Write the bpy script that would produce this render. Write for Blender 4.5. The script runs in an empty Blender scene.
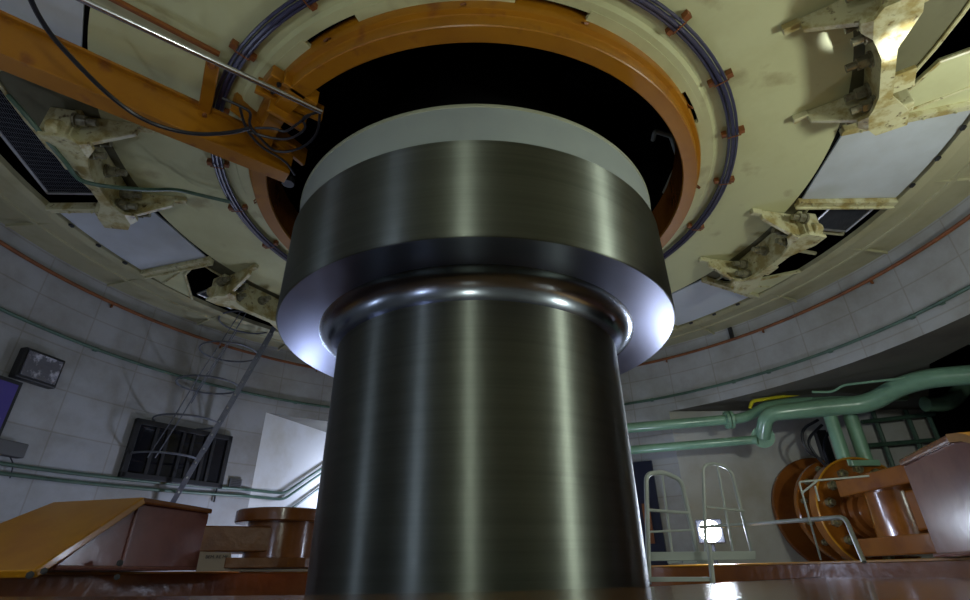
import bpy, bmesh, math, random
from mathutils import Vector, Matrix
random.seed(7)
C = bpy.context.scene.collection
PI = math.pi
R_ = math.radians

# ------------------------------------------------------------------ camera model
CAM = Vector((0, -3.7, 1.2))
FPX = 513.96
cF = Vector((0.015965, 0.88212571, 0.47074341))
cR = Vector((0.99985228, -0.01108663, -0.0131342))
cU = Vector((0.00636706, -0.47088356, 0.8821724))

def ray(x, y):
    return (cF + cR * ((x - 485) / FPX) + cU * ((300 - y) / FPX)).normalized()
def onz(x, y, z):
    d = ray(x, y); return CAM + d * ((z - CAM.z) / d.z)
def atd(x, y, dist):
    d = ray(x, y); return CAM + d * (dist / math.hypot(d.x, d.y))
def ony(x, y, Y):
    d = ray(x, y); return CAM + d * ((Y - CAM.y) / d.y)
def oncyl(x, y, R):
    d = ray(x, y); a = d.x**2 + d.y**2; b = CAM.x*d.x + CAM.y*d.y; c = CAM.x**2 + CAM.y**2 - R*R
    return CAM + d * ((-b + math.sqrt(b*b - a*c)) / a)
def pol(R, az, z):
    return Vector((R * math.sin(R_(az)), R * math.cos(R_(az)), z))

# ------------------------------------------------------------------ materials
def nodes(name):
    m = bpy.data.materials.new(name); m.use_nodes = True
    nt = m.node_tree; b = nt.nodes['Principled BSDF']
    return m, nt, b
def L(nt, a, ao, b, bi): nt.links.new(a.outputs[ao], b.inputs[bi])

def paint(name, col, rough=0.5, col2=None, scale=3.0, lo=0.45, hi=0.7, bump=0.0, metallic=0.0, coat=0.0, spec=0.5, col3=None, detail=6, bscale=14):
    m, nt, b = nodes(name)
    b.inputs['Base Color'].default_value = (*col, 1)
    b.inputs['Roughness'].default_value = rough
    b.inputs['Metallic'].default_value = metallic
    b.inputs['Specular IOR Level'].default_value = spec
    b.inputs['Coat Weight'].default_value = coat
    b.inputs['Coat Roughness'].default_value = 0.12
    tc = nt.nodes.new('ShaderNodeTexCoord')
    if col2:
        n = nt.nodes.new('ShaderNodeTexNoise'); n.inputs['Scale'].default_value = scale; n.inputs['Detail'].default_value = detail
        n.inputs['Roughness'].default_value = 0.62
        L(nt, tc, 'Object', n, 'Vector')
        r = nt.nodes.new('ShaderNodeValToRGB')
        r.color_ramp.elements[0].position = lo; r.color_ramp.elements[0].color = (*col, 1)
        r.color_ramp.elements[1].position = hi; r.color_ramp.elements[1].color = (*col2, 1)
        L(nt, n, 'Fac', r, 'Fac')
        out = r
        if col3:
            n2 = nt.nodes.new('ShaderNodeTexNoise'); n2.inputs['Scale'].default_value = scale * 3.1; n2.inputs['Detail'].default_value = 8
            L(nt, tc, 'Object', n2, 'Vector')
            r2 = nt.nodes.new('ShaderNodeValToRGB')
            r2.color_ramp.elements[0].position = 0.6; r2.color_ramp.elements[0].color = (0, 0, 0, 1)
            r2.color_ramp.elements[1].position = 0.72; r2.color_ramp.elements[1].color = (1, 1, 1, 1)
            L(nt, n2, 'Fac', r2, 'Fac')
            mx = nt.nodes.new('ShaderNodeMix'); mx.data_type = 'RGBA'
            nt.links.new(r2.outputs['Color'], mx.inputs[0]); nt.links.new(r.outputs['Color'], mx.inputs[6])
            mx.inputs[7].default_value = (*col3, 1)
            nt.links.new(mx.outputs[2], b.inputs['Base Color'])
        else:
            L(nt, r, 'Color', b, 'Base Color')
    if bump:
        n3 = nt.nodes.new('ShaderNodeTexNoise'); n3.inputs['Scale'].default_value = bscale; n3.inputs['Detail'].default_value = 3
        L(nt, tc, 'Object', n3, 'Vector')
        bp = nt.nodes.new('ShaderNodeBump'); bp.inputs['Strength'].default_value = bump; bp.inputs['Distance'].default_value = 0.02
        L(nt, n3, 'Fac', bp, 'Height'); L(nt, bp, 'Normal', b, 'Normal')
    return m

def emis(name, col, s):
    m, nt, b = nodes(name)
    b.inputs['Base Color'].default_value = (*col, 1)
    b.inputs['Emission Color'].default_value = (*col, 1); b.inputs['Emission Strength'].default_value = s
    return m

def steel(name, rough, base=(0.195, 0.215, 0.185), an=1.0, rot=.25, cyl=True):
    # lathe turned steel: circumferential brushing, fine bands in z
    m, nt, b = nodes(name)
    b.inputs['Metallic'].default_value = 1
    b.inputs['Anisotropic'].default_value = an; b.inputs['Anisotropic Rotation'].default_value = rot
    tc = nt.nodes.new('ShaderNodeTexCoord')
    sx = nt.nodes.new('ShaderNodeSeparateXYZ'); L(nt, tc, 'Object', sx, 'Vector')
    cx = nt.nodes.new('ShaderNodeCombineXYZ')
    for i, k in (('X', .35), ('Y', .35), ('Z', 26.0)):
        mm = nt.nodes.new('ShaderNodeMath'); mm.operation = 'MULTIPLY'; mm.inputs[1].default_value = k
        L(nt, sx, i, mm, 0); L(nt, mm, 0, cx, i)
    n = nt.nodes.new('ShaderNodeTexNoise'); n.inputs['Scale'].default_value = 1.0; n.inputs['Detail'].default_value = 5; n.inputs['Roughness'].default_value = .7
    L(nt, cx, 0, n, 'Vector')
    r = nt.nodes.new('ShaderNodeValToRGB')
    r.color_ramp.elements[0].position = .3; r.color_ramp.elements[0].color = (base[0]*.78, base[1]*.78, base[2]*.78, 1)
    r.color_ramp.elements[1].position = .62; r.color_ramp.elements[1].color = (*base, 1)
    L(nt, n, 'Fac', r, 'Fac'); L(nt, r, 'Color', b, 'Base Color')
    mr = nt.nodes.new('ShaderNodeMapRange'); mr.inputs['To Min'].default_value = rough * .85; mr.inputs['To Max'].default_value = rough * 1.15
    L(nt, n, 'Fac', mr, 'Value'); L(nt, mr, 'Result', b, 'Roughness')
    # tangent around the axis
    tg = nt.nodes.new('ShaderNodeTangent'); tg.direction_type = 'RADIAL'; tg.axis = 'Z'
    L(nt, tg, 'Tangent', b, 'Tangent')
    return m

def wall_mat():
    m, nt, b = nodes('painted_block_wall')
    b.inputs['Roughness'].default_value = 0.55
    uv = nt.nodes.new('ShaderNodeUVMap')
    br = nt.nodes.new('ShaderNodeTexBrick')
    br.inputs['Scale'].default_value = 1.0; br.inputs['Brick Width'].default_value = .62; br.inputs['Row Height'].default_value = .42
    br.inputs['Mortar Size'].default_value = .012; br.inputs['Mortar Smooth'].default_value = .8; br.offset = 0.0
    br.inputs['Color1'].default_value = (.40, .41, .425, 1); br.inputs['Color2'].default_value = (.38, .39, .405, 1); br.inputs['Mortar'].default_value = (.32, .315, .30, 1)
    nt.links.new(uv.outputs[0], br.inputs['Vector'])
    tc = nt.nodes.new('ShaderNodeTexCoord')
    n = nt.nodes.new('ShaderNodeTexNoise'); n.inputs['Scale'].default_value = 1.3; n.inputs['Detail'].default_value = 7; n.inputs['Roughness'].default_value = .65
    L(nt, tc, 'Object', n, 'Vector')
    r = nt.nodes.new('ShaderNodeValToRGB')
    r.color_ramp.elements[0].position = .38; r.color_ramp.elements[0].color = (.74, .71, .64, 1)
    r.color_ramp.elements[1].position = .6; r.color_ramp.elements[1].color = (1, 1, 1, 1)
    L(nt, n, 'Fac', r, 'Fac')
    mx = nt.nodes.new('ShaderNodeMix'); mx.data_type = 'RGBA'; mx.blend_type = 'MULTIPLY'; mx.inputs[0].default_value = 1
    nt.links.new(br.outputs['Color'], mx.inputs[6]); nt.links.new(r.outputs['Color'], mx.inputs[7])
    nt.links.new(mx.outputs[2], b.inputs['Base Color'])
    return m

M = {}
M['wall'] = wall_mat()
M['plain_wall'] = paint('plain_white_wall', (.52, .52, .50), .6, (.42, .40, .34), 1.6)
M['cream'] = paint('cream_ceiling_paint', (.56, .57, .33), .38, (.45, .44, .23), 1.1, .45, .75, col3=(.38, .35, .19))
M['cream_dirty'] = paint('stained_cream_steel', (.56, .54, .33), .35, (.34, .27, .10), 7, .46, .60, col3=(.11, .07, .025), bump=.06, bscale=30)
M['olive'] = paint('olive_cream_paint', (.40, .385, .24), .55, (.30, .28, .15), 1.6)
M['rim_plate'] = paint('shaded_olive_plate', (.13, .125, .07), .6, (.08, .075, .04), 2)  # olive paint darkened to carry the shade on the bay rims
M['oxide_dull'] = paint('brown_semi_gloss_paint', (.24, .085, .014), .33, (.17, .055, .012), 4, bump=.3, bscale=14, spec=.3)
M['panel'] = paint('white_access_panel', (.56, .61, .66), .4, (.44, .47, .48), .9)
M['orange'] = paint('orange_yellow_paint', (.35, .14, .005), .36, (.29, .11, .005), 2.2, col3=(.22, .075, .012))
M['ochre'] = paint('ochre_gloss_paint', (.52, .23, .008), .34, (.42, .17, .008), 2.5, coat=.3)
M['oxide'] = paint('brown_red_gloss_paint', (.27, .09, .016), .24, (.19, .055, .012), 3, bump=.22, coat=.3, bscale=12)
M['oxide2'] = paint('orange_brown_gloss_paint', (.27, .09, .010), .2, (.17, .05, .008), 3, coat=.5, bump=.12, bscale=10)
M['mauve'] = paint('cold_lit_gloss_paint', (.27, .10, .075), .24, (.20, .07, .055), 3, bump=.1, coat=.4, bscale=9)  # cold bluish light on the boxes' orange paint, put into the colour
M['deck'] = paint('glossy_brown_deck', (.19, .085, .018), .13, (.10, .045, .012), 2.4, .4, .62, bump=.35, coat=.6, bscale=30, col3=(.06, .03, .02))
M['steel'] = steel('lathe_turned_steel', .46)
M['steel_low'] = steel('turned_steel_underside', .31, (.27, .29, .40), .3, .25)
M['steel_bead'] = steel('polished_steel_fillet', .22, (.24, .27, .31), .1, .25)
M['white'] = paint('white_cover_paint', (.33, .38, .37), .5, (.29, .33, .33), 1.2)
M['rim'] = paint('pale_rim_paint', (.34, .36, .26), .5)
M['black'] = paint('black_void_shade', (.004, .004, .004), .9, spec=.05)  # unlit darkness above the ceiling, put into the colour
M['dark'] = paint('dark_grey_steel', (.016, .016, .018), .45)
M['darker'] = paint('dark_gallery_shade', (.012, .013, .013), .7, spec=.1)  # gallery walls coloured dark to hold the shade under the lamps
M['soffit'] = paint('brown_grey_soffit', (.13, .125, .10), .8, (.09, .085, .07), 1.5)
M['violet'] = paint('dark_violet_cable_sheath', (.035, .035, .08), .28)
M['dull_steel'] = paint('dull_ladder_steel', (.15, .16, .19), .3, (.10, .11, .14), 12, metallic=.3)  # dark grey steel of the ladder and mesh wires
M['rubber'] = paint('black_rubber', (.012, .012, .018), .35)
M['green'] = paint('pale_green_pipe_paint', (.22, .40, .27), .3, (.17, .31, .21), 4, coat=.3)
M['green_dark'] = paint('dark_green_conduit_paint', (.07, .135, .095), .4, (.04, .08, .055), 6)
M['rust'] = paint('rust_red_pipe_paint', (.22, .07, .014), .5, (.13, .04, .01), 5)
M['yellow'] = paint('yellow_pipe_paint', (.62, .55, .02), .4)
M['galv'] = paint('galvanised_steel', (.45, .46, .46), .35, (.34, .35, .36), 12, metallic=.7)
M['grey'] = paint('light_grey_rail_paint', (.42, .46, .42), .4)
M['silver'] = paint('polished_conduit', (.62, .62, .68), .2, metallic=1)
M['bolt'] = paint('greasy_bolt_steel', (.34, .32, .18), .3, (.10, .09, .05), 20, metallic=.6)
M['cbolt'] = paint('greasy_painted_bolt', (.26, .25, .17), .3, (.10, .08, .04), 22, metallic=.3)
M['box'] = paint('grey_electrical_box', (.10, .10, .10), .6)
M['plate'] = paint('beige_plate', (.42, .33, .21), .5)
M['ink'] = paint('black_stencil_ink', (.02, .02, .02), .6)
M['glass_dark'] = paint('dark_window_glass', (.008, .008, .012), .08, spec=.6)
M['lampglass'] = paint('mottled_lamp_glass', (.12, .12, .15), .12, (.5, .5, .6), 9, .5, .62, bump=.7, spec=.8)
M['bluepane'] = emis('blue_lit_pane', (.02, .015, .09), 1.2)
M['floor'] = paint('dark_steel_floor', (.10, .05, .03), .4)
M['lamp_cold'] = emis('cold_lamp_face', (.85, .92, 1), 160)
M['lamp_dim'] = emis('warm_lamp_diffuser', (.95, 1, .82), 2)

# ------------------------------------------------------------------ mesh helpers
def bmn(): return bmesh.new()
def obj(name, bm, m, parent=None, smooth=False, bevel=0, org=None, recalc=True):
    if recalc: bmesh.ops.recalc_face_normals(bm, faces=bm.faces)
    me = bpy.data.meshes.new(name)
    if org is not None: bmesh.ops.translate(bm, verts=bm.verts, vec=-Vector(org))
    bm.to_mesh(me); bm.free()
    o = bpy.data.objects.new(name, me); C.objects.link(o)
    if org is not None: o.location = org
    if smooth:
        for p in me.polygons: p.use_smooth = True
        try:
            me.set_sharp_from_angle(angle=R_(35))
        except Exception: pass
    me.materials.append(m)
    if parent:
        o.parent = parent
        if org is None: o.matrix_parent_inverse = Matrix.Translation(-parent.location) if parent.type == 'EMPTY' and parent.rotation_euler[2] == 0 else Matrix()
    if bevel:
        md = o.modifiers.new('bevel', 'BEVEL'); md.width = bevel; md.segments = 2; md.limit_method = 'ANGLE'
    return o
def tag(o, label=None, cat=None, group=None, kind=None):
    if label: o['label'] = label
    if cat: o['category'] = cat
    if group: o['group'] = group
    if kind: o['kind'] = kind
    return o
def thing(name, label, cat, loc=(0, 0, 0), group=None):
    o = bpy.data.objects.new(name, None); C.objects.link(o); o.location = loc
    o.empty_display_size = .1
    return tag(o, label, cat, group)
def struct(name, bm, m, **k):
    o = obj(name, bm, m, **k); o['kind'] = 'structure'; return o

def box(bm, c, s, rot=None):
    """box centred at c with full sizes s; rot = 3x3 matrix whose columns are local axes"""
    vs = []
    for dz in (-.5, .5):
        for dx, dy in ((-.5, -.5), (.5, -.5), (.5, .5), (-.5, .5)):
            v = Vector((dx*s[0], dy*s[1], dz*s[2]))
            if rot is not None: v = rot @ v
            vs.append(bm.verts.new(Vector(c) + v))
    for f in ((0, 3, 2, 1), (4, 5, 6, 7), (0, 1, 5, 4), (1, 2, 6, 5), (2, 3, 7, 6), (3, 0, 4, 7)):
        bm.faces.new([vs[i] for i in f])
def frame(az):
    """local axes at azimuth: x radial outward, y tangential (increasing az), z up"""
    a = R_(az)
    return Matrix(((math.sin(a), math.cos(a), 0), (math.cos(a), -math.sin(a), 0), (0, 0, 1)))
def tube(bm, pts, r, n=10, closed=False, caps=True, radii=None):
    pts = [Vector(p) for p in pts]; N = len(pts)
    up = None; rings = []
    for i, p in enumerate(pts):
        if closed: t = pts[(i+1) % N] - pts[i-1]
        else: t = pts[min(i+1, N-1)] - pts[max(i-1, 0)]
        t.normalize()
        if up is None:
            up = Vector((0, 0, 1)) if abs(t.z) < .9 else Vector((1, 0, 0))
        u = (up - t * up.dot(t)).normalized(); w = t.cross(u); up = u
        rr = radii[i] if radii else r
        rings.append([bm.verts.new(p + (u*math.cos(2*PI*k/n) + w*math.sin(2*PI*k/n)) * rr) for k in range(n)])
    m = N if closed else N-1
    for i in range(m):
        a, b = rings[i], rings[(i+1) % N]
        for k in range(n): bm.faces.new((a[k], a[(k+1) % n], b[(k+1) % n], b[k]))
    if caps and not closed:
        bm.faces.new(rings[0][::-1]); bm.faces.new(rings[-1])
def smooth_path(pts, it=3):
    pts = [Vector(p) for p in pts]
    for _ in range(it):
        q = [pts[0]]
        for a, b in zip(pts[:-1], pts[1:]): q += [a.lerp(b, .25), a.lerp(b, .75)]
        q.append(pts[-1]); pts = q
    return pts
def fillet_path(pts, r=.08, n=5):
    """polyline with rounded corners"""
    pts = [Vector(p) for p in pts]; out = [pts[0]]
    for i in range(1, len(pts)-1):
        a, b, c = pts[i-1], pts[i], pts[i+1]
        d = min(r, (a-b).length*.45, (c-b).length*.45)
        p = b + (a-b).normalized()*d; q = b + (c-b).normalized()*d
        for k in range(n+1):
            t = k/n; out.append(p*(1-t)**2 + b*2*t*(1-t) + q*t*t)
    out.append(pts[-1]); return out
def lathe(bm, prof, n=128, a0=0, a1=360, uv=False):
    full = abs(a1-a0) >= 360
    cnt = n if full else n+1
    rings = []
    for (r, z) in prof:
        rings.append([bm.verts.new(pol(r, a0+(a1-a0)*k/n, z)) for k in range(cnt)])
    for i in range(len(prof)-1):
        a, b = rings[i], rings[i+1]
        for k in range(n):
            k2 = (k+1) % n if full else k+1
            bm.faces.new((a[k], a[k2], b[k2], b[k]))
    return rings
def sector_slab(bm, R0, R1, a0, a1, z0, z1, n=8, straight_in=False, straight_out=False):
    """closed slab between radii, azimuths and heights"""
    def ringpts(R, st, z):
        P = []
        for k in range(n+1):
            if st: p = pol(R, a0, z).lerp(pol(R, a1, z), k/n)
            else: p = pol(R, a0+(a1-a0)*k/n, z)
            P.append(bm.verts.new(p))
        return P
    A, B, D, E = ringpts(R0, straight_in, z0), ringpts(R1, straight_out, z0), ringpts(R0, straight_in, z1), ringpts(R1, straight_out, z1)
    for k in range(n):
        bm.faces.new((A[k], A[k+1], B[k+1], B[k])); bm.faces.new((D[k], E[k], E[k+1], D[k+1]))
        bm.faces.new((A[k], D[k], D[k+1], A[k+1])); bm.faces.new((B[k], B[k+1], E[k+1], E[k]))
    bm.faces.new((A[0], B[0], E[0], D[0])); bm.faces.new((A[n], D[n], E[n], B[n]))
def prism(bm, poly, vec):
    a = [bm.verts.new(Vector(p)) for p in poly]; b = [bm.verts.new(Vector(p)+Vector(vec)) for p in poly]
    bm.faces.new(a[::-1]); bm.faces.new(b); n = len(poly)
    for i in range(n): bm.faces.new((a[i], a[(i+1) % n], b[(i+1) % n], b[i]))
def cyl(bm, p0, p1, r, n=24, r1=None):
    tube(bm, [p0, p1], r, n, radii=[r, r if r1 is None else r1])
def hexbolt(bm, p, d, r=.03, h=.04, n=6):
    p = Vector(p); d = Vector(d).normalized()
    cyl(bm, p, p+d*h, r, n); cyl(bm, p+d*h, p+d*(h*1.7), r*.55, 10)
def quad(bm, a, b, c, d): bm.faces.new([bm.verts.new(Vector(v)) for v in (a, b, c, d)])

RW = 4.54
# ================================================================== SETTING
# curved wall, with the two recess openings
def wall():
    bm = bmn(); uvl = bm.loops.layers.uv.new('UVMap')
    zs = [.2, 1.2, 2.2, 3.245, 4.0, 4.25, 5.0, 6.4]
    azs = [-180 + 2*k for k in range(181)] + [-40.8, -5, 37.6, 99]
    azs = sorted(set(a for a in azs if not (a in (-40,)) or True))
    V = {}
    def v(a, z):
        if (a, z) not in V: V[(a, z)] = bm.verts.new(pol(RW, a, z))
        return V[(a, z)]
    for a, b in zip(azs[:-1], azs[1:]):
        mid = (a+b)/2
        for z0, z1 in zip(zs[:-1], zs[1:]):
            if z1 <= 3.25 and (-40.8 < mid < -5 or 37.6 < mid < 99): continue
            f = bm.faces.new((v(a, z0), v(b, z0), v(b, z1), v(a, z1)))
            for lp, (aa, zz) in zip(f.loops, ((a, z0), (b, z0), (b, z1), (a, z1))):
                lp[uvl].uv = (R_(aa)*RW, zz)
    return struct('wall_round', bm, M['wall'], smooth=True)
wall()
# niche behind the shaft at the left
bm = bmn()
nA = pol(RW, -40.8, 0); nB = nA + Vector((.41, .91, 0))*2.6; nC = pol(RW, -5, 0)
nD = Vector((nC.x, nB.y, 0)); zt = 3.245
for a, b in ((nA, nB), (nB, nD), (nD, nC)):
    quad(bm, (a.x, a.y, .2), (b.x, b.y, .2), (b.x, b.y, zt), (a.x, a.y, zt))
struct('wall_niche', bm, M['plain_wall'])
bm = bmn()
arc = [pol(RW, -40.8 + 35.8*k/10, zt) for k in range(11)]
bm.faces.new([bm.verts.new(p) for p in arc + [Vector((nD.x, nD.y, zt)), Vector((nB.x, nB.y, zt))]])
struct('ceiling_niche', bm, M['soffit'])
# recess at the right, with servomotor and pipes
bm = bmn()
rA = pol(RW, 37.6, 0); pts = [rA, Vector((6.6, 3.62, 0))]
for a, b in zip(pts[:-1], pts[1:]):
    quad(bm, (a.x, a.y, .2), (b.x, b.y, .2), (b.x, b.y, zt), (a.x, a.y, zt))
struct('wall_recess', bm, M['plain_wall'])
bm = bmn()
arc = [pol(RW, 37.6 + 61.4*k/16, zt) for k in range(17)]
bm.faces.new([bm.verts.new(p) for p in arc + [Vector((5.0, -.72, zt)), Vector((5.15, 1.75, zt)), Vector((6.6, 3.62, zt))]])
struct('ceiling_recess', bm, M['soffit'])
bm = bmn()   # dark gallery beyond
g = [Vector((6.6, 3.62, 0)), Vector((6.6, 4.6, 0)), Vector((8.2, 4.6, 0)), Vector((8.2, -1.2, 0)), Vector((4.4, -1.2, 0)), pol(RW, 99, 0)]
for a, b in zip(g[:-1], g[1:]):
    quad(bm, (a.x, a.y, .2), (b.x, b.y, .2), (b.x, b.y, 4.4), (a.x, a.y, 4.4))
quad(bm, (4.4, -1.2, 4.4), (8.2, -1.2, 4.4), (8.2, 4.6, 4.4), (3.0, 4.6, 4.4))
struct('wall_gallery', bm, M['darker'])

# floor of the pit far below and glossy deck plate around the shaft
bm = bmn()
sector_slab(bm, .3, 9, 0, 360, .1, .2, 64)
struct('floor', bm, M['floor'])
edge = [onz(x, y, 1.14) for x, y in ((0, 596), (150, 596.3), (313, 595), (480, 592), (650, 586.6))]
edge[0] = Vector((-2.95, -.75, 1.14))
edge = [Vector((p.x, p.y, 1.14)) for p in edge]
rim = [pol(3.16, a, 1.14) for a in range(66, 256, 6)]
poly = [edge[0], edge[1], edge[2], edge[3], edge[4], Vector((1.62, -.12, 1.14)), Vector((2.45, .72, 1.14)), Vector((2.93, 1.2, 1.14))] + rim
# widen behind the camera
poly = [p if (p.y > -1.5 or abs(p.x) > 2.6) else (Vector((p.x*1.35, p.y*1.35, p.z)) if p.y < -1.6 else p) for p in poly]
bm = bmn(); prism(bm, poly, (0, 0, -.05))
o = obj('deck_plate', bm, M['deck']); tag(o, 'glossy brown painted steel deck plate along the bottom edge, nearest the camera', 'deck plate')

# ceiling pieces
ZC = 4.16
bm = bmn()
lathe(bm, [(1.94, ZC+.3), (1.94, ZC-.03), (2.0, ZC-.03), (2.02, ZC), (2.9, ZC), (2.9, ZC+.12)], 160)
struct('ceiling', bm, M['cream'], smooth=True)
bm = bmn()    # closed sectors (behind the shaft, behind the camera)
sector_slab(bm, 2.9, 3.82, -44.5, 45.5, ZC+.005, ZC+.05, 24)
sector_slab(bm, 2.9, 3.82, 135.5, 225.5, ZC+.005, ZC+.05, 24)
struct('ceiling_closed_bays', bm, M['cream'])
bm = bmn()    # ledge between the bays and the wall
lathe(bm, [(3.82, ZC+.03), (3.82, ZC-.02), (3.86, ZC-.035), (3.90, ZC-.035), (3.91, ZC-.01), (4.13, ZC+.01), (4.135, ZC-.005), (4.17, ZC-.005), (4.175, ZC+.015), (4.47, ZC+.055), (RW, ZC+.06)], 160)
struct('ceiling_ledge', bm, M['olive'], smooth=True)
bm = bmn()
for a in range(0, 360, 15):
    rot = frame(a+4); box(bm, rot @ Vector((4.18, 0, ZC+.012)), (.56, .02, .03), rot)
struct('trim_1', bm, M['olive'])
bm = bmn()    # filler collar around the orange ring, with three open slots
slots = [(-158.5, -147), (159.4, 173), (121, 131)]
cur = -180
for s0, s1 in [(-158.5, -147), (121, 131), (159.4, 173)]:
    sector_slab(bm, 1.88, 1.96, cur, s0, ZC-.035, ZC+.0, max(4, int((s0-cur)/3))); cur = s1
sector_slab(bm, 1.92, 1.96, 121, 131, ZC-.035, ZC, 4)
sector_slab(bm, 1.88, 1.96, cur, 180, ZC-.035, ZC+.0, 4)
struct('trim_2', bm, M['cream'])
bm = bmn()
for x, y in ((731, 333),):
    p = oncyl(x, y, 4.52); az = math.degrees(math.atan2(p.x, p.y)); box(bm, p, (.03, .05, .16), frame(az))
tag(obj('wall_strap', bm, M['dark']), 'short black strap on the upper wall just above the rust red pipe, right of collar', 'strap')
# dark space above
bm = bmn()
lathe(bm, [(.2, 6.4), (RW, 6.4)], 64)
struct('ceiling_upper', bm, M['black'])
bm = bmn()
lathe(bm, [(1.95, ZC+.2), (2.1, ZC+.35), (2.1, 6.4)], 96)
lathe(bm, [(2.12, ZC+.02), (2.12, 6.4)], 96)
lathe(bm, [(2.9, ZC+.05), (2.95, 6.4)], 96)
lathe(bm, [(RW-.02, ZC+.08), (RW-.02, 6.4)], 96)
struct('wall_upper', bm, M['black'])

# ================================================================== THE SHAFT
RS, RC = 1.039, 1.475
shaft = thing('turbine_shaft', 'huge vertical turned steel turbine shaft with wide coupling collar, centre of pit', 'shaft', (0, 0, .2))
prof = [(RS, .2), (RS, 1.0), (RS, 2.0), (RS, 2.62)]
for k in range(1, 21):   # concave fillet under the flange
    t = k/20*PI/2
    prof.append((RS + .147*(1-math.cos(t)), 2.62 + .158*math.sin(t)))
bm = bmn(); lathe(bm, prof[:4], 192); obj('shaft_body', bm, M['steel'], shaft, smooth=True)
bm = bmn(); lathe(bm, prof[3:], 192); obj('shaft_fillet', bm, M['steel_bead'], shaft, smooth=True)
bm = bmn()
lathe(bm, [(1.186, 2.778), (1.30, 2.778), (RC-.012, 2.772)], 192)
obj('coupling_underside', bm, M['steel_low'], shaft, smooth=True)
bm = bmn()
lathe(bm, [(RC-.012, 2.772), (RC-.004, 2.775), (RC, 2.784), (RC, 3.0), (RC, 3.25), (RC, 3.455), (RC-.012, 3.468), (1.3, 3.47)], 192)
obj('coupling_flange', bm, M['steel'], shaft, smooth=True)
bm = bmn()
lathe(bm, [(1.452, 3.465), (1.455, 3.75)], 192)
obj('cover_skirt', bm, M['white'], shaft, smooth=True)
bm = bmn()
lathe(bm, [(1.455, 3.75), (1.46, 3.755), (1.46, 3.775), (1.45, 3.785), (1.2, 3.79), (.9, 3.80)], 192)
obj('cover_rim', bm, M['rim'], shaft, smooth=True)
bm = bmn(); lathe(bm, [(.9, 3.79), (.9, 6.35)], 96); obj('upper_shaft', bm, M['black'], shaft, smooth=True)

# ================================================================== ORANGE RING
ring = thing('guard_ring', 'large orange painted steel ring around the dark opening in the ceiling', 'ring', (0, 0, 4.0))
bm = bmn()
lathe(bm, [(1.742, 4.30), (1.742, 3.985)], 160)
obj('inner_sleeve', bm, M['oxide'], ring, smooth=True)
bm = bmn()
lathe(bm, [(1.742, 3.985), (1.742, 3.965), (1.748, 3.96), (1.848, 3.96), (1.854, 3.966), (1.854, 4.04), (1.862, 4.052), (1.89, 4.06), (1.896, 4.07), (1.896, 4.2)], 160)
obj('flange', bm, M['orange'], ring, smooth=True)
for a in (-178, 160, 128, -152, 100, 70, -70, -95):
    bm = bmn(); rot = frame(a)
    tube(bm, [rot @ Vector((1.895, -.012, 4.09)), rot @ Vector((1.92, -.012, 4.06)), rot @ Vector((1.92, .012, 4.05)), rot @ Vector((1.895, .012, 4.09))], .006, 6)
    obj('lifting_eye', bm, M['rust'], ring)

# cable bundle ring
cab = thing('conduit_ring', 'ring of dark violet conduits clipped to the cream ceiling around the orange ring', 'conduit', (0, 0, 4.1))
for r, z, th in ((2.11, 4.12, .012), (2.137, 4.112, .015), (2.166, 4.12, .011)):
    bm = bmn(); tube(bm, [pol(r, a*3, z) for a in range(120)], th, 8, closed=True); obj('conduit', bm, M['violet'], cab, smooth=True)
for a in (144.8, 129.3, 114.2, 99.1, 81.4, 64, -136.8, -121, -105, -89.8, -74, 160, 176, -153, -168):
    bm = bmn(); rot = frame(a)
    box(bm, rot @ Vector((2.078, 0, 4.14)), (.035, .035, .04), rot)
    box(bm, rot @ Vector((2.2, 0, 4.138)), (.04, .04, .045), rot)
    box(bm, rot @ Vector((2.14, 0, 4.092)), (.10, .008, .005), rot)
    obj('clip', bm, M['rust'], cab)

# ================================================================== BAYS: panels and openings
def panel(azc, label):
    t = thing('access_panel', label, 'panel', tuple(pol(3.4, azc, ZC)), 'white panels in the outer ceiling')
    bm = bmn(); sector_slab(bm, 2.955, 3.80, azc-7.9, azc+7.9, ZC-.0, ZC+.02, 4, True, False)
    obj('sheet', bm, M['panel'], t)
    for s in (-1, 1):
        bm = bmn(); rot = frame(azc+s*8.7)
        box(bm, rot @ Vector((3.37, 0, ZC-.012)), (.9, .075, .06), rot)
        box(bm, rot @ Vector((3.37, s*.03, ZC-.035)), (.9, .02, .05), rot)
        for k in range(4): hexbolt(bm, rot @ Vector((3.05+.2*k, -s*.02, ZC-.042)), (0, 0, -1), .012, .01)
        obj('edge_bar', bm, M['cream_dirty'], t, bevel=.004)
    for k in range(3):
        bm = bmn(); rot = frame(azc-5+5*k); box(bm, rot @ Vector((3.805, 0, ZC-.025)), (.025, .04, .02), rot); obj('latch', bm, M['dark'], t)
    return t
panel(99, 'white access panel at right edge, below the brightly lit bracket')
panel(54, 'partly hidden white access panel just right of the steel collar')
panel(-81, 'white access panel at left, below the cream bracket, with blue glint')
panel(-126, 'white access panel in the top left corner above the orange beam')
# black strip painted in as the dark gap along the panels' inner edge
bm = bmn()
for a in (99, 54, -81, -126): sector_slab(bm, 2.898, 2.957, a-8.4, a+8.4, ZC+.012, ZC+.03, 4, True, True)
struct('trim_3', bm, M['black'])

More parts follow.
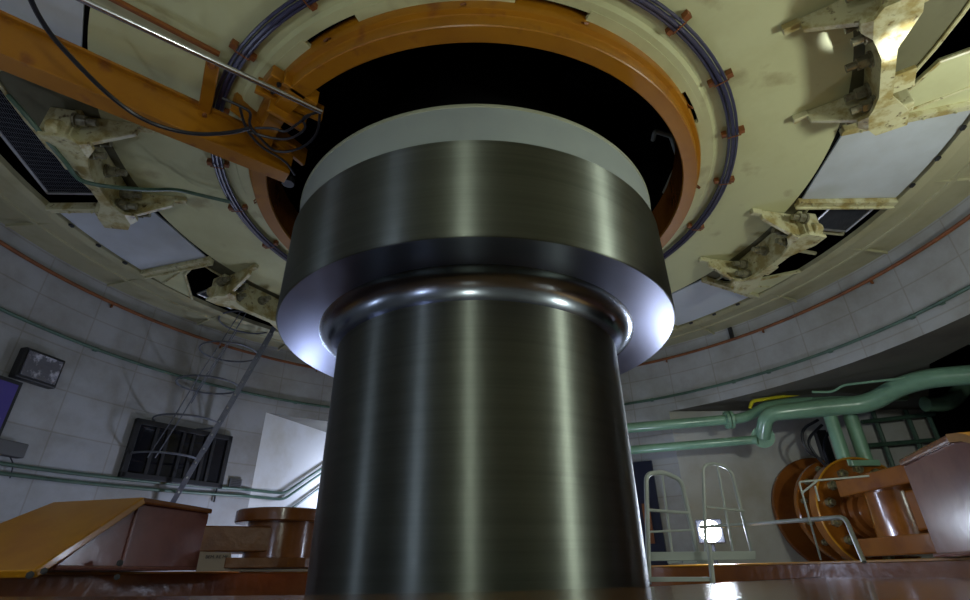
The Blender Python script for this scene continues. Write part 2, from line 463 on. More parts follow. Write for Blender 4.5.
def bay(azc, where, rim_):
    a0, a1 = azc-14, azc+14
    t = thing('ceiling_opening_frame', 'cream framed opening in the outer ceiling ' + where, 'opening frame', tuple(pol(3.4, azc, ZC)), 'framed openings in the outer ceiling')
    rp_ = [pol(rim_[0]+(rim_[1]-rim_[0])*k/8, a0+.3+(27.4)*k/8, ZC) for k in range(9)]
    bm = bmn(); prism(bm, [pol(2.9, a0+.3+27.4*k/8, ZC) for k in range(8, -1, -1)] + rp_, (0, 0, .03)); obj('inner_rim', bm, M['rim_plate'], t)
    # cream triangular sheet at the low azimuth end
    bm = bmn()
    P = [pol(3.1, a0, ZC-.015), pol(3.79, a0, ZC-.015), pol(3.8, a0+4, ZC-.015), pol(3.8, a0+(9 if azc > 100 else 9.5), ZC-.015), pol(3.40, a0+(8.5 if azc > 100 else 2.6), ZC-.015)]
    prism(bm, P, (0, 0, .02)); obj('corner_sheet', bm, M['cream'], t)
    bm = bmn()
    tube(bm, [P[3]+Vector((0, 0, -.01)), P[4]+Vector((0, 0, -.01)), P[0]+Vector((0, 0, -.01))], .014, 6)
    tube(bm, [pol(3.3, a0+1.2, ZC-.02), pol(3.78, a0+3.5, ZC-.02)], .01, 6)
    obj('sheet_edge', bm, M['cream_dirty'], t)
    # yellow edge of the inner rim
    bm = bmn(); tube(bm, [p + Vector((0, 0, -.01)) for p in rp_], .013, 6); obj('rim_edge', bm, M['cream_dirty'], t)
    # grey frame with wire mesh in the high azimuth part
    b0, b1 = (a1-8.5, a1-1.2)
    z = ZC+.06
    if azc < -90: b0, b1 = azc-9, a1-2
    elif azc < 0: b0, b1 = azc-4, azc+3
    bm = bmn()
    cs = [pol(3.36, b1, z), pol(3.78, b1, z), pol(3.78, b0, z), pol(3.36, b0, z)]
    for i in range(4): tube(bm, [cs[i], cs[(i+1) % 4]], .014, 6)
    obj('mesh_frame', bm, M['galv'], t)
    bm = bmn()
    n = 26
    for i in range(1, n):
        u = i/n
        for p, q in ((cs[0].lerp(cs[1], u), cs[3].lerp(cs[2], u)), (cs[0].lerp(cs[3], u), cs[1].lerp(cs[2], u))):
            tube(bm, [p, q], .0022, 3)
    obj('wire_mesh', bm, M['dull_steel'], t)
    bm = bmn()
    for a in ((azc-1.5, azc+4) if azc > 0 else ()):
        tube(bm, [pol(3.0, a, ZC+.10), pol(3.85, a, ZC+.10)], .022, 6)
    if azc > 0 and azc < 100: obj('cross_bar', bm, M['olive'], t)
    return t
bay(121.5, 'at top right, beyond the brightly lit bracket', (3.06, 3.85))
bay(76.5, 'at right, beyond the lower right bracket', (3.08, 3.08))
bay(-103.5, 'at far left with a large wire mesh', (3.5, 3.26))
bay(-58.5, 'at left, above the caged ladder', (3.08, 3.08))

# ================================================================== BRACKETS
def bracket(az, label):
    t = thing('support_bracket', label, 'bracket', tuple(pol(2.9, az, 4.1)), 'bolted cream brackets under the ceiling')
    rot = frame(az)
    def P(r, s, z): return rot @ Vector((r, s, z))
    for s in (-.42, .42):
        bm = bmn()
        th = .035
        poly = [P(2.60, s-th/2, 4.155), P(2.61, s-th/2, 4.06), P(2.88, s-th/2, 3.91), P(2.93, s-th/2, 3.87), P(3.04, s-th/2, 3.87), P(3.04, s-th/2, 4.155)]
        prism(bm, poly, rot @ Vector((0, th, 0))); obj('gusset', bm, M['cream_dirty'], t, bevel=.005)
        bm = bmn(); box(bm, P(2.565, s, 4.135), (.10, .05, .05), rot); obj('tip_lug', bm, M['cream_dirty'], t, bevel=.006)
        # thick end cheek
        bm = bmn()
        box(bm, P(3.03, s*1.12, 3.985), (.13, .13, .25), rot); box(bm, P(3.10, s*1.05, 4.03), (.14, .09, .26), rot)
        cyl(bm, P(3.0, s*1.25, 3.93), P(3.08, s*1.25, 3.93), .06, 14)
        obj('end_cheek', bm, M['cream_dirty'], t, bevel=.012)
    bm = bmn(); box(bm, P(2.98, 0, 4.012), (.045, 1.0, .278), rot); obj('joint_plate', bm, M['cream_dirty'], t, bevel=.006)
    # bottom flange: narrow in the middle, widening at the gussets
    bm = bmn()
    out = [(2.945, 0), (2.945, .16), (2.92, .26), (2.90, .33), (2.85, .385), (2.85, .455), (2.90, .47), (2.94, .54), (3.12, .54), (3.12, .40), (3.06, .28), (3.02, .2), (3.02, 0)]
    full = out + [(r, -s) for r, s in out[::-1] if s > 0]
    zf = {2.72: 3.90}
    lo = [P(r, s, 3.845 + (.045 if r < 2.86 else (.012 if r < 2.91 else 0))) for r, s in full]
    hi = [p + Vector((0, 0, .028)) for p in lo]
    a = [bm.verts.new(p) for p in lo]; b = [bm.verts.new(p) for p in hi]
    bm.faces.new(a[::-1]); bm.faces.new(b)
    for i in range(len(a)): bm.faces.new((a[i], a[(i+1) % len(a)], b[(i+1) % len(a)], b[i]))
    bmesh.ops.triangulate(bm, faces=bm.faces)
    obj('bottom_flange', bm, M['cream_dirty'], t)
    for s, z in ((-.30, 4.05), (-.30, 3.93), (0.0, 4.03), (.30, 4.05), (.30, 3.93), (-.52, 4.03), (.54, 4.03)):
        bm = bmn(); d = rot @ Vector((-1, 0, 0))
        p = P(2.958, s, z)
        cyl(bm, p, p+d*.018, .052, 18); cyl(bm, p+d*.018, p+d*.08, .042, 6); cyl(bm, p+d*.08, p+d*.14, .026, 12)
        obj('bolt', bm, M['cbolt'], t)
    bm = bmn(); box(bm, P(3.09, -.18, 3.93), (.14, .16, .03), rot)
    obj('lug', bm, M['cream_dirty'], t, bevel=.004)
    return t
bracket(122.5, 'brightly lit cream bolted bracket in the top right corner')
bracket(78.5, 'cream bolted bracket at right, beside the dark mesh opening and below the large panel')
bracket(-101.5, 'stained cream bolted bracket at left, just below the orange beam')
bracket(-57.5, 'cream bolted bracket at left above the top of the caged ladder')

# ================================================================== ORANGE BEAM
beam = thing('monorail_beam', 'orange steel beam crossing the upper left, running to the orange ring', 'beam', (-1.5, -.8, 3.9))
a0 = onz(0, 38, 4.0); d = (onz(240, 145, 4.0) - a0); d.z = 0; d.normalize(); nrm = Vector((-d.y, d.x, 0))   # nrm points back (away from camera?) 
start = a0 - d*1.0; end = onz(262, 155, 3.95)
Lb = (end-start).length
def beam_pt(s, t, z): return start + d*s + nrm*t + Vector((0, 0, z-start.z))
# bottom flange
bot0, bot1 = 3.82, 3.845
bm = bmn()
fl = [onz(x, y, 3.82) for x, y in ((0, 60), (235, 166), (282, 184), (262, 158 ))]
P0 = onz(-60, 34, 3.82); P1 = onz(283, 185, 3.82); w = onz(100, 103, 3.82) - onz(100, 114, 3.82)
dirb = (P1-P0).normalized(); 
nb = Vector((-dirb.y, dirb.x, 0))
# two longitudinal edges in the flange plane
e1a, e1b = onz(-120, 22, 3.82), onz(284, 183, 3.82)      # outer (lower in picture) edge
dd = (e1b-e1a).normalized(); n2 = Vector((-dd.y, dd.x, 0))
side = onz(60, 84, 3.82) - e1a; s_ = side.dot(n2)
sgn = -1 if s_ < 0 else 1
wid = abs(s_)
wid = .15
prism(bm, [e1a, e1b, e1b + n2*sgn*wid*.8, e1a + n2*sgn*wid], (0, 0, .025))
obj('bottom_flange', bm, M['orange'], beam, bevel=.003)
bm = bmn()
w0 = e1a + n2*sgn*(wid-.02) + Vector((0, 0, .02)); w1 = e1b + n2*sgn*(wid*.8-.02) + Vector((0, 0, .02))
prism(bm, [w0, w1, w1+Vector((0, 0, .22)), w0+Vector((0, 0, .24))], n2*sgn*.02)
obj('web', bm, M['orange'], beam)
bm = bmn()
prism(bm, [w0+Vector((0, 0, .235))-n2*sgn*.03, w1+Vector((0, 0, .215))-n2*sgn*.03, w1+Vector((0, 0, .215))+n2*sgn*.05, w0+Vector((0, 0, .235))+n2*sgn*.05], (0, 0, .022))
obj('top_flange', bm, M['orange'], beam, bevel=.003)
bm = bmn()
hexbolt(bm, onz(205, 116, 4.0), (.3, -.8, -.3), .016, .02)
obj('bolt', bm, M['rust'], beam)
# end plates joining the ring
bm = bmn()
for (x0, y0, x1, y1, h) in ((232, 108, 305, 165, .16), (255, 90, 322, 120, .14), (238, 150, 285, 178, .12)):
    p, q = onz(x0, y0, 4.0), onz(x1, y1, 4.0); dq = (q-p).normalized(); nq = Vector((-dq.y, dq.x, 0))
    prism(bm, [p, q, q+Vector((0, 0, h)), p+Vector((0, 0, h))], nq*.03)
obj('end_plate', bm, M['orange'], beam, bevel=.004)
# clamp block bolted on the ring
clamp = thing('ring_clamp', 'orange bolted clamp block on the ring beside the end of the silver conduit', 'clamp', tuple(onz(298, 85, 4.0)))
def atq(az, r, s, z): return frame(az) @ Vector((r, s, z))
azc = -137
bm = bmn(); rot = frame(azc)
box(bm, rot @ Vector((1.86, 0, 4.06)), (.22, .14, .10), rot); obj('clamp_body', bm, M['orange'], clamp, bevel=.008)
bm = bmn(); box(bm, rot @ Vector((1.75, .11, 3.99)), (.26, .03, .18), rot); box(bm, rot @ Vector((1.78, -.10, 4.02)), (.24, .03, .12), rot); obj('side_plate', bm, M['orange'], clamp, bevel=.004)
for s in (-.04, .04):
    for r in (1.80, 1.90):
        bm = bmn(); hexbolt(bm, rot @ Vector((r, s, 4.01)), (0, 0, -1), .016, .015); obj('bolt', bm, M['dark'], clamp)

# hanging tie and brown angle bar
tie = thing('hanger_tie', 'orange flat hanger joining the beam to the thin brown bar, upper left', 'hanger', tuple(onz(205, 90, 4.0)))
bm = bmn()
a, b = onz(213, 62, 4.04), onz(204, 113, 4.04)
dq = (b-a).normalized(); nq = dq.cross(Vector((0, 0, 1))).normalized()
prism(bm, [a-nq*.04, b-nq*.04, b+nq*.04, a+nq*.04], (0, 0, .03)); obj('flat_bar', bm, M['orange'], tie, bevel=.004)
bm = bmn(); hexbolt(bm, a, (0, 0, -1), .03, .03); obj('bolt', bm, M['rust'], tie)
bm = bmn(); a, b = onz(80, -16, 4.1), onz(219, 56, 4.1)
nq = Vector((-(b-a).y, (b-a).x, 0)).normalized()
prism(bm, [a-nq*.011, b-nq*.011, b+nq*.011, a+nq*.011], (0, 0, .03)); 
tag(obj('angle_bar', bm, M['rust']), 'thin brown steel bar above the silver conduit, top left', 'bar')
bm = bmn()
p = [onz(40, -20, 3.82), onz(80, 0, 3.82), onz(322, 112, 3.82)]
tube(bm, [p[0], p[2]], .017, 12)
tag(obj('silver_conduit', bm, M['silver'], smooth=True), 'shiny silver conduit running diagonally across the top left', 'conduit')
bm = bmn()
tube(bm, smooth_path([onz(20, -25, 3.7), onz(42, 25, 3.7), onz(75, 62, 3.72), onz(110, 97, 3.74), onz(145, 122, 3.75), onz(190, 135, 3.76), onz(232, 133, 3.78), onz(250, 128, 3.8)]), .013, 8)
tag(obj('hanging_cable', bm, M['rubber'], smooth=True), 'black cable hanging in front of the orange beam, upper left', 'cable')
cc = thing('cable_tangle', 'tangle of black cables at the ring end of the orange beam', 'cables', tuple(onz(270, 120, 3.85)))
for pts in ([(222, 98), (240, 106), (252, 112), (248, 125), (262, 140), (275, 153), (300, 150), (318, 135), (320, 112)],
            [(250, 132), (270, 138), (290, 140), (308, 128), (300, 118), (318, 112)],
            [(240, 108), (246, 130), (262, 148), (285, 160), (295, 175)],
            [(255, 128), (275, 128), (285, 133), (300, 122), (310, 115)]):
    bm = bmn(); tube(bm, smooth_path([onz(x, y, 3.84) for x, y in pts]), .009, 7); obj('cable', bm, M['rubber'], cc, smooth=True)
# round end lug
bm = bmn(); p = onz(288, 184, 3.83); cyl(bm, p, p+Vector((0, 0, .05)), .045, 16); obj('beam_end_roller', bm, M['dark'], beam)

# brace seen inside the opening at right
bm = bmn()
pp = [pol(1.95, 88, 4.9), pol(1.90, 100, 4.85), pol(1.85, 112, 4.80), pol(1.6, 113, 4.85), pol(1.75, 96, 5.0)]
pp = [onz(653, 140, 4.75), onz(655, 131, 4.75), onz(671, 136, 4.75), onz(679, 160, 4.75), onz(664, 193, 4.6)]
tube(bm, fillet_path(pp, .03), .022, 8)
tag(obj('inner_brace', bm, M['grey']), 'faint grey bent brace inside the dark opening, right of the collar', 'brace')
bm = bmn()

# ================================================================== WALL PIPES (circular)
def arcpipe(a0, a1, R, z0, r, n=60, z1=None):
    z1 = z0 if z1 is None else z1
    return [pol(R, a0+(a1-a0)*k/n, z0+(z1-z0)*k/n) for k in range(n+1)]
rp = thing('rust_pipe', 'thin rust red pipe running round the top of the wall', 'pipe', (0, 4.5, 4.02))
bm = bmn(); tube(bm, arcpipe(-110, 112, 4.50, 4.02, .02, 90), .02, 8); obj('pipe_run', bm, M['rust'], rp, smooth=True)
for a in range(-105, 111, 18):
    bm = bmn(); rot = frame(a); box(bm, rot @ Vector((4.52, 0, 3.995)), (.035, .012, .045), rot); obj('clip', bm, M['rust'], rp)
gp = thing('green_conduit', 'thin green conduit running round the wall at mid height', 'conduit', (0, 4.5, 3.45))
bm = bmn(); tube(bm, arcpipe(-105, 112, 4.505, 3.452, .02, 90), .018, 8); obj('pipe_run', bm, M['green_dark'], gp, smooth=True)
for a in (-84, -69, -56, -36, 35, 50, 56, 66, 78, 82):
    bm = bmn(); rot = frame(a); box(bm, rot @ Vector((4.52, 0, 3.452)), (.03, .04, .045), rot); obj('clip', bm, M['green_dark'], gp)
# pair of conduits low on the left wall bending up into the niche
for i, (z, ex) in enumerate(((2.10, 0), (2.02, 1))):
    bm = bmn()
    P = arcpipe(-100, -42, 4.50, z-.0, .02, 30)
    for k, p in enumerate(P): p.z = z + .11*k/30
    wall_dir = (nB-nA).normalized(); off = Vector((wall_dir.y, -wall_dir.x, 0))*.05
    q = [oncyl(300, 497+6*i, 4.9), oncyl(320, 478+8*i, 5.15), oncyl(340, 459+8*i, 5.4)]
    b0 = nA + wall_dir*.55 + off; b0.z = z+.13
    b1 = nA + wall_dir*1.9 + off; b1.z = z + 1.0
    tube(bm, fillet_path(P + [b0, b1], .1), .018, 8)
    tag(obj('wall_conduit', bm, M['green_dark'], smooth=True), ('upper' if i == 0 else 'lower') + ' of the two green conduits low on the left wall', 'conduit', 'low green conduits on the left wall')
bm = bmn()
b0 = nA + wall_dir*.62 + off; b0.z = 1.98; b1 = nA + wall_dir*1.95 + off; b1.z = 2.83
tube(bm, [b0+Vector((0, 0, -.5)), b0, b1], .018, 8)
tag(obj('niche_conduit', bm, M['green_dark'], smooth=True), 'lowest slanted green conduit on the white niche wall', 'conduit')
# green drain conduit along left bracket
bm = bmn()
pts = [(8, 95, 4.05), (30, 120, 3.95), (55, 150, 3.86), (68, 165, 3.83), (76, 178, 3.83), (90, 184, 3.83), (120, 188, 3.85), (150, 190, 3.95), (175, 189, 4.08), (200, 195, 4.12), (230, 202, 4.12)]
tube(bm, smooth_path([onz(x, y, z-.03) for x, y, z in pts], 2), .016, 8)
tag(obj('ceiling_conduit', bm, M['green_dark'], smooth=True), 'green black conduit snaking past the left bracket to the conduit ring', 'conduit')

# ================================================================== WINDOW, LAMPS, BOXES ON THE LEFT WALL
def wallframe(x0, y0, x1, y1): pass
win = bpy.data.objects.new('window_1', None); C.objects.link(win); win.location = pol(RW, -53, 2.5); win['kind'] = 'structure'
azm = -53.2; rot = frame(azm); hw = 4.54*math.tan(R_(7.35)); zc_, hh = 2.515, .325; Rf = 4.49
def W(s, z, r=0): return rot @ Vector((Rf+r, s, z))
bm = bmn()
for (c, s) in (((0, zc_+hh-.03), (2*hw, .06)), ((0, zc_-hh+.03), (2*hw, .06)), ((-hw+.03, zc_), (.06, 2*hh)), ((hw-.03, zc_), (.06, 2*hh))):
    box(bm, W(c[0], c[1]), (.10, s[0], s[1]), rot)
obj('window_frame', bm, M['dark'], win, bevel=.006)
bm = bmn()
for s in (-.33, -.20, -.02, .10, .26, .36): box(bm, W(s, zc_, -.03), (.02, .035, 2*hh-.1), rot)
obj('bar', bm, M['dark'], win)
bm = bmn(); box(bm, W(0, zc_, -.01), (.012, 2*hw-.06, 2*hh-.06), rot); obj('pane', bm, M['glass_dark'], win)
# inner dark field between frame and pane
# wall fixture: large floodlight with mottled glass
def wallbox(name, label, cat, azw, z, w, h, dep, mat, tilt=0):
    rot = frame(azw)
    bm = bmn(); box(bm, rot @ Vector((RW-dep/2-.01, 0, z)), (dep, w, h), rot)
    return rot, bm
fl = thing('flood_lamp', 'unlit square floodlight with mottled glass on the left wall', 'lamp', tuple(pol(4.45, -75.3, 3.05)))
rot, bm = wallbox('', '', '', -75.2, 3.05, .40, .30, .09, None); obj('housing', bm, M['dark'], fl, bevel=.012)
bm = bmn(); box(bm, rot @ Vector((RW-.107, 0, 3.05)), (.012, .34, .24), rot); obj('lamp_glass', bm, M['lampglass'], fl)
dr = bpy.data.objects.new('window_2', None); C.objects.link(dr); dr.location = pol(RW, -79, 2.6); dr['kind'] = 'structure'
rot, bm = wallbox('', '', '', -79.3, 2.6, .50, .56, .05, None); obj('window_frame', bm, M['dark'], dr, bevel=.006)
bm = bmn(); box(bm, rot @ Vector((RW-.066, -.0, 2.6)), (.01, .42, .48), rot); obj('pane', bm, M['bluepane'], dr)
rot, bm = wallbox('', '', '', -76.0, 2.28, .46, .13, .09, None)
jb = thing('junction_box', 'grey junction box at the left edge under the blue window', 'box', tuple(pol(4.45, -76, 2.28)))
obj('box_body', bm, M['box'], jb, bevel=.01)
bm = bmn(); p = frame(-74.2); tube(bm, smooth_path([p @ Vector((4.5, 0, 2.22)), p @ Vector((4.5, .06, 2.16)), p @ Vector((4.51, .08, 2.04))]), .006, 6); obj('cable', bm, M['rubber'], jb)
vb = thing('vent_box', 'small dark louvred box on the wall right of the dark window', 'vent', tuple(pol(4.5, -43.8, 2.27)))
rot, bm = wallbox('', '', '', -43.7, 2.265, .15, .12, .04, None); obj('box_body', bm, M['box'], vb, bevel=.004)
bm = bmn()
for k in range(5): box(bm, rot @ Vector((RW-.055, 0, 2.225+.02*k)), (.008, .12, .006), rot)
obj('louvre', bm, M['dark'], vb)
bm = bmn(); rot = frame(-46.4); tube(bm, [rot @ Vector((4.5, 0, 2.2)), rot @ Vector((4.5, 0, 2.03))], .012, 6)
tag(obj('drop_pipe', bm, M['dark']), 'short black drop pipe below the right corner of the dark window', 'pipe')

# ================================================================== CAGED LADDER
lad = thing('caged_ladder', 'grey steel ladder with round safety cage leaning against the left wall', 'ladder', tuple(oncyl(180, 497, 4.45)))
tb = oncyl(176, 497, 4.35); tt = onz(275, 326, 4.12)
vv = (tt-tb); vdir = vv.normalized()
view = Vector((tb.x-CAM.x, tb.y-CAM.y, 0)).normalized()
# second rail further away along the view direction
toff = view*.02 + Vector((view.y, -view.x, 0))*(-.0)
def rail(off):
    bm = bmn(); p = tb - vdir*.5 + off; q = tt + vdir*.35 + off
    sx = Vector((view.y, -view.x, 0))
    rotm = Matrix((sx, view, vdir)).transposed()
    c = (p+q)/2; 
    prism(bm, [p-sx*.03-view*.012, p+sx*.03-view*.012, p+sx*.03+view*.012, p-sx*.03+view*.012], q-p)
    return bm
obj('rail', rail(Vector((0, 0, 0))), M['dull_steel'], lad)
obj('rail', rail(view*.36), M['dull_steel'], lad)
nr = 13
for k in range(nr):
    u = (k+.3)/nr; p = tb.lerp(tt, u)
    bm = bmn(); cyl(bm, p-view*.03, p+view*.36, .011, 8); obj('rung', bm, M['galv'], lad)
hoops = [((139, 440), (198, 461)), ((163, 403), (219, 425)), ((185, 370), (240, 392)), ((207, 338), (259, 361)), ((226, 313), (276, 330))]
ctrs = []
for (l, r) in hoops:
    # point on the rail at this image position
    best = min((abs((lambda q: 485 + FPX*((q-CAM).dot(cR))/((q-CAM).dot(cF)))(tb.lerp(tt, u/200)) - r[0]), u) for u in range(-20, 260))
    p = tb.lerp(tt, best[1]/200)
    sx = Vector((view.y, -view.x, 0)); rad = .33
    dist = math.hypot(p.x-CAM.x, p.y-CAM.y)
    rad = (r[0]-l[0])/2/FPX*((p-CAM).dot(cF))*1.02
    c = p - sx*rad + view*.12
    ctrs.append((c, rad))
    bm = bmn(); n = 40
    pts = [c + sx*rad*math.cos(2*PI*k/n) + view*rad*1.0*math.sin(2*PI*k/n) for k in range(n)]
    tube(bm, pts, .012, 6, closed=True); obj('cage_hoop', bm, M['dull_steel'], lad, smooth=True)
for ang in (250, 262, 105):
    bm = bmn()
    q = [c + Vector((view.y, -view.x, 0))*r_*math.cos(R_(ang)) + view*r_*math.sin(R_(ang)) for c, r_ in ctrs]
    tube(bm, [q[0] - (q[1]-q[0])*.15] + q, .007, 6); obj('cage_strap', bm, M['dull_steel'], lad)

# ================================================================== ORANGE BAND (far part of regulating ring)
band = thing('regulating_ring', 'low brown orange ring band behind the deck plate, around the shaft', 'ring', (0, 3.2, 1.1))
bm = bmn(); sector_slab(bm, 3.2, 3.42, -112, 100, .85, 1.25, 110); obj('ring_band', bm, M['oxide'], band, bevel=.006)
bm = bmn(); lathe(bm, [(3.198, 1.238), (3.19, 1.243), (3.19, 1.255), (3.2, 1.26), (3.42, 1.26), (3.42, 1.25), (3.2, 1.25)], 110, -112, 100); obj('top_edge', bm, M['ochre'], band)

# ================================================================== LEFT SECTOR BOX
Hb = .56
E0 = atd(40, 571, 4.55); E0.z = 1.262
Cc = atd(197, 570, 5.5); Cc.z = 1.262
u = (Cc-E0); Ls = u.length; u.normalize(); wv = Vector((-u.y, u.x, 0)); 
if wv.x > 0: wv = -wv
def projx(q): dq = q-CAM; return 485+FPX*dq.dot(cR)/dq.dot(cF), 300-FPX*dq.dot(cU)/dq.dot(cF)
best = min((abs(projx(E0+u*(s*.01))[0]-120), s*.01) for s in range(10, int(Ls*100)))
sD = best[1]
D = E0+u*sD
A = D+Vector((0, 0, 0)); 
# choose height so that the crease top meets y=503
hb = min((abs(projx(D+Vector((0, 0, h*.005)))[1]-504), h*.005) for h in range(20, 200))[1]
lb = thing('link_cover_box', 'ochre and brown welded steel box with sloping front, at left on the ring', 'steel box', tuple((D+Cc)/2+wv*.3))
sideprof = [E0, D+Vector((0, 0, 0)), Cc, Cc+Vector((0, 0, hb)), D+Vector((0, 0, hb))]
WB = .75
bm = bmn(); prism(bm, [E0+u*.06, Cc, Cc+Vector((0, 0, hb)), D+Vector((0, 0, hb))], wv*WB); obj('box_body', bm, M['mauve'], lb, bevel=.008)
# sloping cover plate with overhang, and top lid
T = D+Vector((0, 0, hb)); sl = (T-E0).normalized(); nn = Vector((-sl.z*u.x, -sl.z*u.y, sl.dot(u)))
nn = (Vector((0, 0, 1)) - sl*sl.z).normalized()
bm = bmn()
o0 = E0 - wv*.07 - sl*.08; o1 = T - wv*.07
prism(bm, [o0, o1, o1+wv*(WB+.10), o0+wv*(WB+.6)], nn*.055); obj('sloping_cover', bm, M['ochre'], lb, bevel=.01)
bm = bmn()
prism(bm, [o1-u*.03, Cc+Vector((0, 0, hb))-wv*.02+u*.01, Cc+Vector((0, 0, hb))+wv*(WB+.05)+u*.01, o1-u*.03+wv*(WB+.08)], (0, 0, .04)); obj('lid', bm, M['oxide'], lb, bevel=.012)
bm = bmn()
tube(bm, [D-wv*.008, D-wv*.008+Vector((0, 0, hb-.03))], .012, 8); tube(bm, [E0+u*.08-wv*.01+Vector((0, 0, .012)), Cc-wv*.01+Vector((0, 0, .012))], .014, 8)
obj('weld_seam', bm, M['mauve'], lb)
for x, y, r in ((120, 563, .022), (44, 571, .02), (30, 575, .022), (117, 577, .02)):
    bm = bmn(); p = atd(x, y, 4.75 if x > 100 else 4.4)
    c = p
    hexbolt(bm, c, (-view.x, -view.y, 0) if False else (CAM-c), r, .03); obj('bolt', bm, M['dark'], lb)

# link arm and pin behind the box
lk = thing('connecting_link', 'brown glossy link arm with round pin cap between the steel box and shaft', 'link arm', tuple(atd(275, 570, 5.9)))
pc = atd(285, 515, 5.75); zt_ = pc.z
vw = Vector((pc.x-CAM.x, pc.y-CAM.y, 0)).normalized()
def atc(c, z): return Vector((c.x, c.y, z))
z1 = atd(285, 522, 5.5).z; z0_ = atd(285, 509, 5.5).z
zA = atd(285, 527, 5.5).z; zB = atd(285, 552, 5.5).z; zC2 = atd(285, 558, 5.5).z; zD = atd(285, 568, 5.5).z; zE = atd(285, 572, 5.5).z
pinr = .44
bm = bmn(); tube(bm, [atc(pc, z1), atc(pc, z1+.01), atc(pc, z0_-.01), atc(pc, z0_)], 1, 48, radii=[pinr-.01, pinr, pinr, pinr-.015]); obj('pin_cap', bm, M['oxide'], lk, smooth=True)
bm = bmn(); cyl(bm, atc(pc, zE), atc(pc, z1), pinr*.72, 32); obj('pin', bm, M['oxide'], lk, smooth=True)
sxv = Vector((vw.y, -vw.x, 0))
bm = bmn()
arm = []
for k in range(-8, 9): arm.append(pc + vw*0 + (sxv*math.cos(R_(k*11.25)) + vw*math.sin(R_(k*11.25)))*.30 + sxv*.02)
arm += [pc + vw*.30 - sxv*.9, pc - vw*.30 - sxv*.9]
arm = [atc(p, zB) for p in arm]
prism(bm, arm, (0, 0, zA-zB)); obj('arm', bm, M['oxide_dull'], lk, bevel=.012)
bm = bmn()
low = []
for k in range(-8, 9): low.append(pc + (sxv*math.cos(R_(k*11.25)) + vw*math.sin(R_(k*11.25)))*.42)
low += [pc + vw*.3 - sxv*.42, pc - vw*.42 - sxv*.42]
prism(bm, [atc(p, zD) for p in low], (0, 0, zC2-zD)); obj('lower_plate', bm, M['oxide_dull'], lk, bevel=.006)
# beige stencilled plate
bp_ = thing('stencilled_plate', 'beige plate with small black stencilled letters under the link arm', 'sign plate', tuple(atd(215, 572, 5.45)))
q0, q1, q2, q3 = atd(196, 571.5, 5.46), atd(231, 571, 5.40), atd(231, 553, 5.40), atd(200, 551.5, 5.46)
ext = atd(318, 571, 5.9)
q1b = atd(318, 571.5, 6.1); q2b = atd(318, 567, 6.1)
bm = bmn(); prism(bm, [q0, q1, q2, q3], vw*.03); obj('plate', bm, M['plate'], bp_)
bm = bmn(); prism(bm, [atd(228, 571.5, 5.42), atd(320, 571.5, 5.42), atd(320, 569, 5.42), atd(228, 569, 5.42)], vw*.03); obj('shelf_strip', bm, M['plate'], bp_)
cu = bpy.data.curves.new('lettering', 'FONT'); cu.body = 'BEM. RE ME'; cu.size = .036; cu.extrude = .002
cu.align_x = 'CENTER'; cu.align_y = 'CENTER'
tmp = bpy.data.objects.new('lettering', cu); C.objects.link(tmp)
bpy.context.view_layer.update()
me = bpy.data.meshes.new_from_object(tmp.evaluated_get(bpy.context.evaluated_depsgraph_get())); bpy.data.objects.remove(tmp)
lo_ = bpy.data.objects.new('lettering', me); C.objects.link(lo_); me.materials.append(M['ink'])
ctr = (atd(217, 557, 5.42)) - vw*.012
ex = (q1-q0).normalized(); ez = (q3-q0); ez = (ez - ex*ez.dot(ex)).normalized(); en = ex.cross(ez)
lo_.matrix_world = Matrix((( ex.x, ez.x, en.x, ctr.x), (ex.y, ez.y, en.y, ctr.y), (ex.z, ez.z, en.z, ctr.z), (0, 0, 0, 1)))
lo_.parent = bp_; lo_.matrix_parent_inverse = Matrix.Translation(-bp_.location)

# ================================================================== RIGHT SIDE: SERVOMOTOR
sm = thing('servomotor', 'large brown orange hydraulic servomotor with bolted round flanges, right side', 'hydraulic cylinder', (4.5, 3.5, 1.25))
ax = Vector((0, -1, 0)); s1, s2, s3 = Vector((4.60, 3.58, 1.86)), Vector((4.52, 3.05, 1.82)), Vector((4.47, 2.55, 1.77))
def disc(bm, c, r, t, n=64):
    tube(bm, [c-ax*0, c+ax*.01, c+ax*(t-.012), c+ax*t], 1, n, radii=[r, r, r, r-.012])
bm = bmn(); disc(bm, s1, .70, .06); obj('wall_flange', bm, M['oxide'], sm, smooth=True)
bm = bmn(); cyl(bm, s1, s3, .44, 48); obj('cylinder_body', bm, M['oxide'], sm, smooth=True)
bm = bmn(); disc(bm, s2, .62, .07); obj('middle_flange', bm, M['oxide2'], sm, smooth=True)
bm = bmn(); disc(bm, s3+Vector((0, .14, 0)), .60, .14); obj('end_flange', bm, M['oxide2'], sm, smooth=True)
bm = bmn(); tube(bm, [s3+Vector((.596*math.cos(a), -.004, .596*math.sin(a))) for a in [2*PI*k/64 for k in range(64)]], .012, 6, closed=True); obj('flange_rim', bm, M['ochre'], sm, smooth=True)
for k in range(14):
    a = 2*PI*(k+.5)/14
    bm = bmn(); p = s3+ax*.0+Vector((.46*math.cos(a), -.0, .46*math.sin(a))); hexbolt(bm, p, ax, .052, .055); obj('bolt', bm, M['bolt'], sm)
for k in range(14):
    a = 2*PI*(k+.5)/14
    bm = bmn(); p = s2+ax*.07+Vector((.545*math.cos(a), 0, .545*math.sin(a))); hexbolt(bm, p, ax, .036, .04); obj('bolt', bm, M['bolt'], sm)
bm = bmn()
tube(bm, [s3, s3+ax*.05, s3+ax*.05, s3+ax*.11, s3+ax*.12, s3+ax*.2], 1, 40, radii=[.33, .33, .29, .27, .22, .2]); obj('gland', bm, M['oxide'], sm, smooth=True)
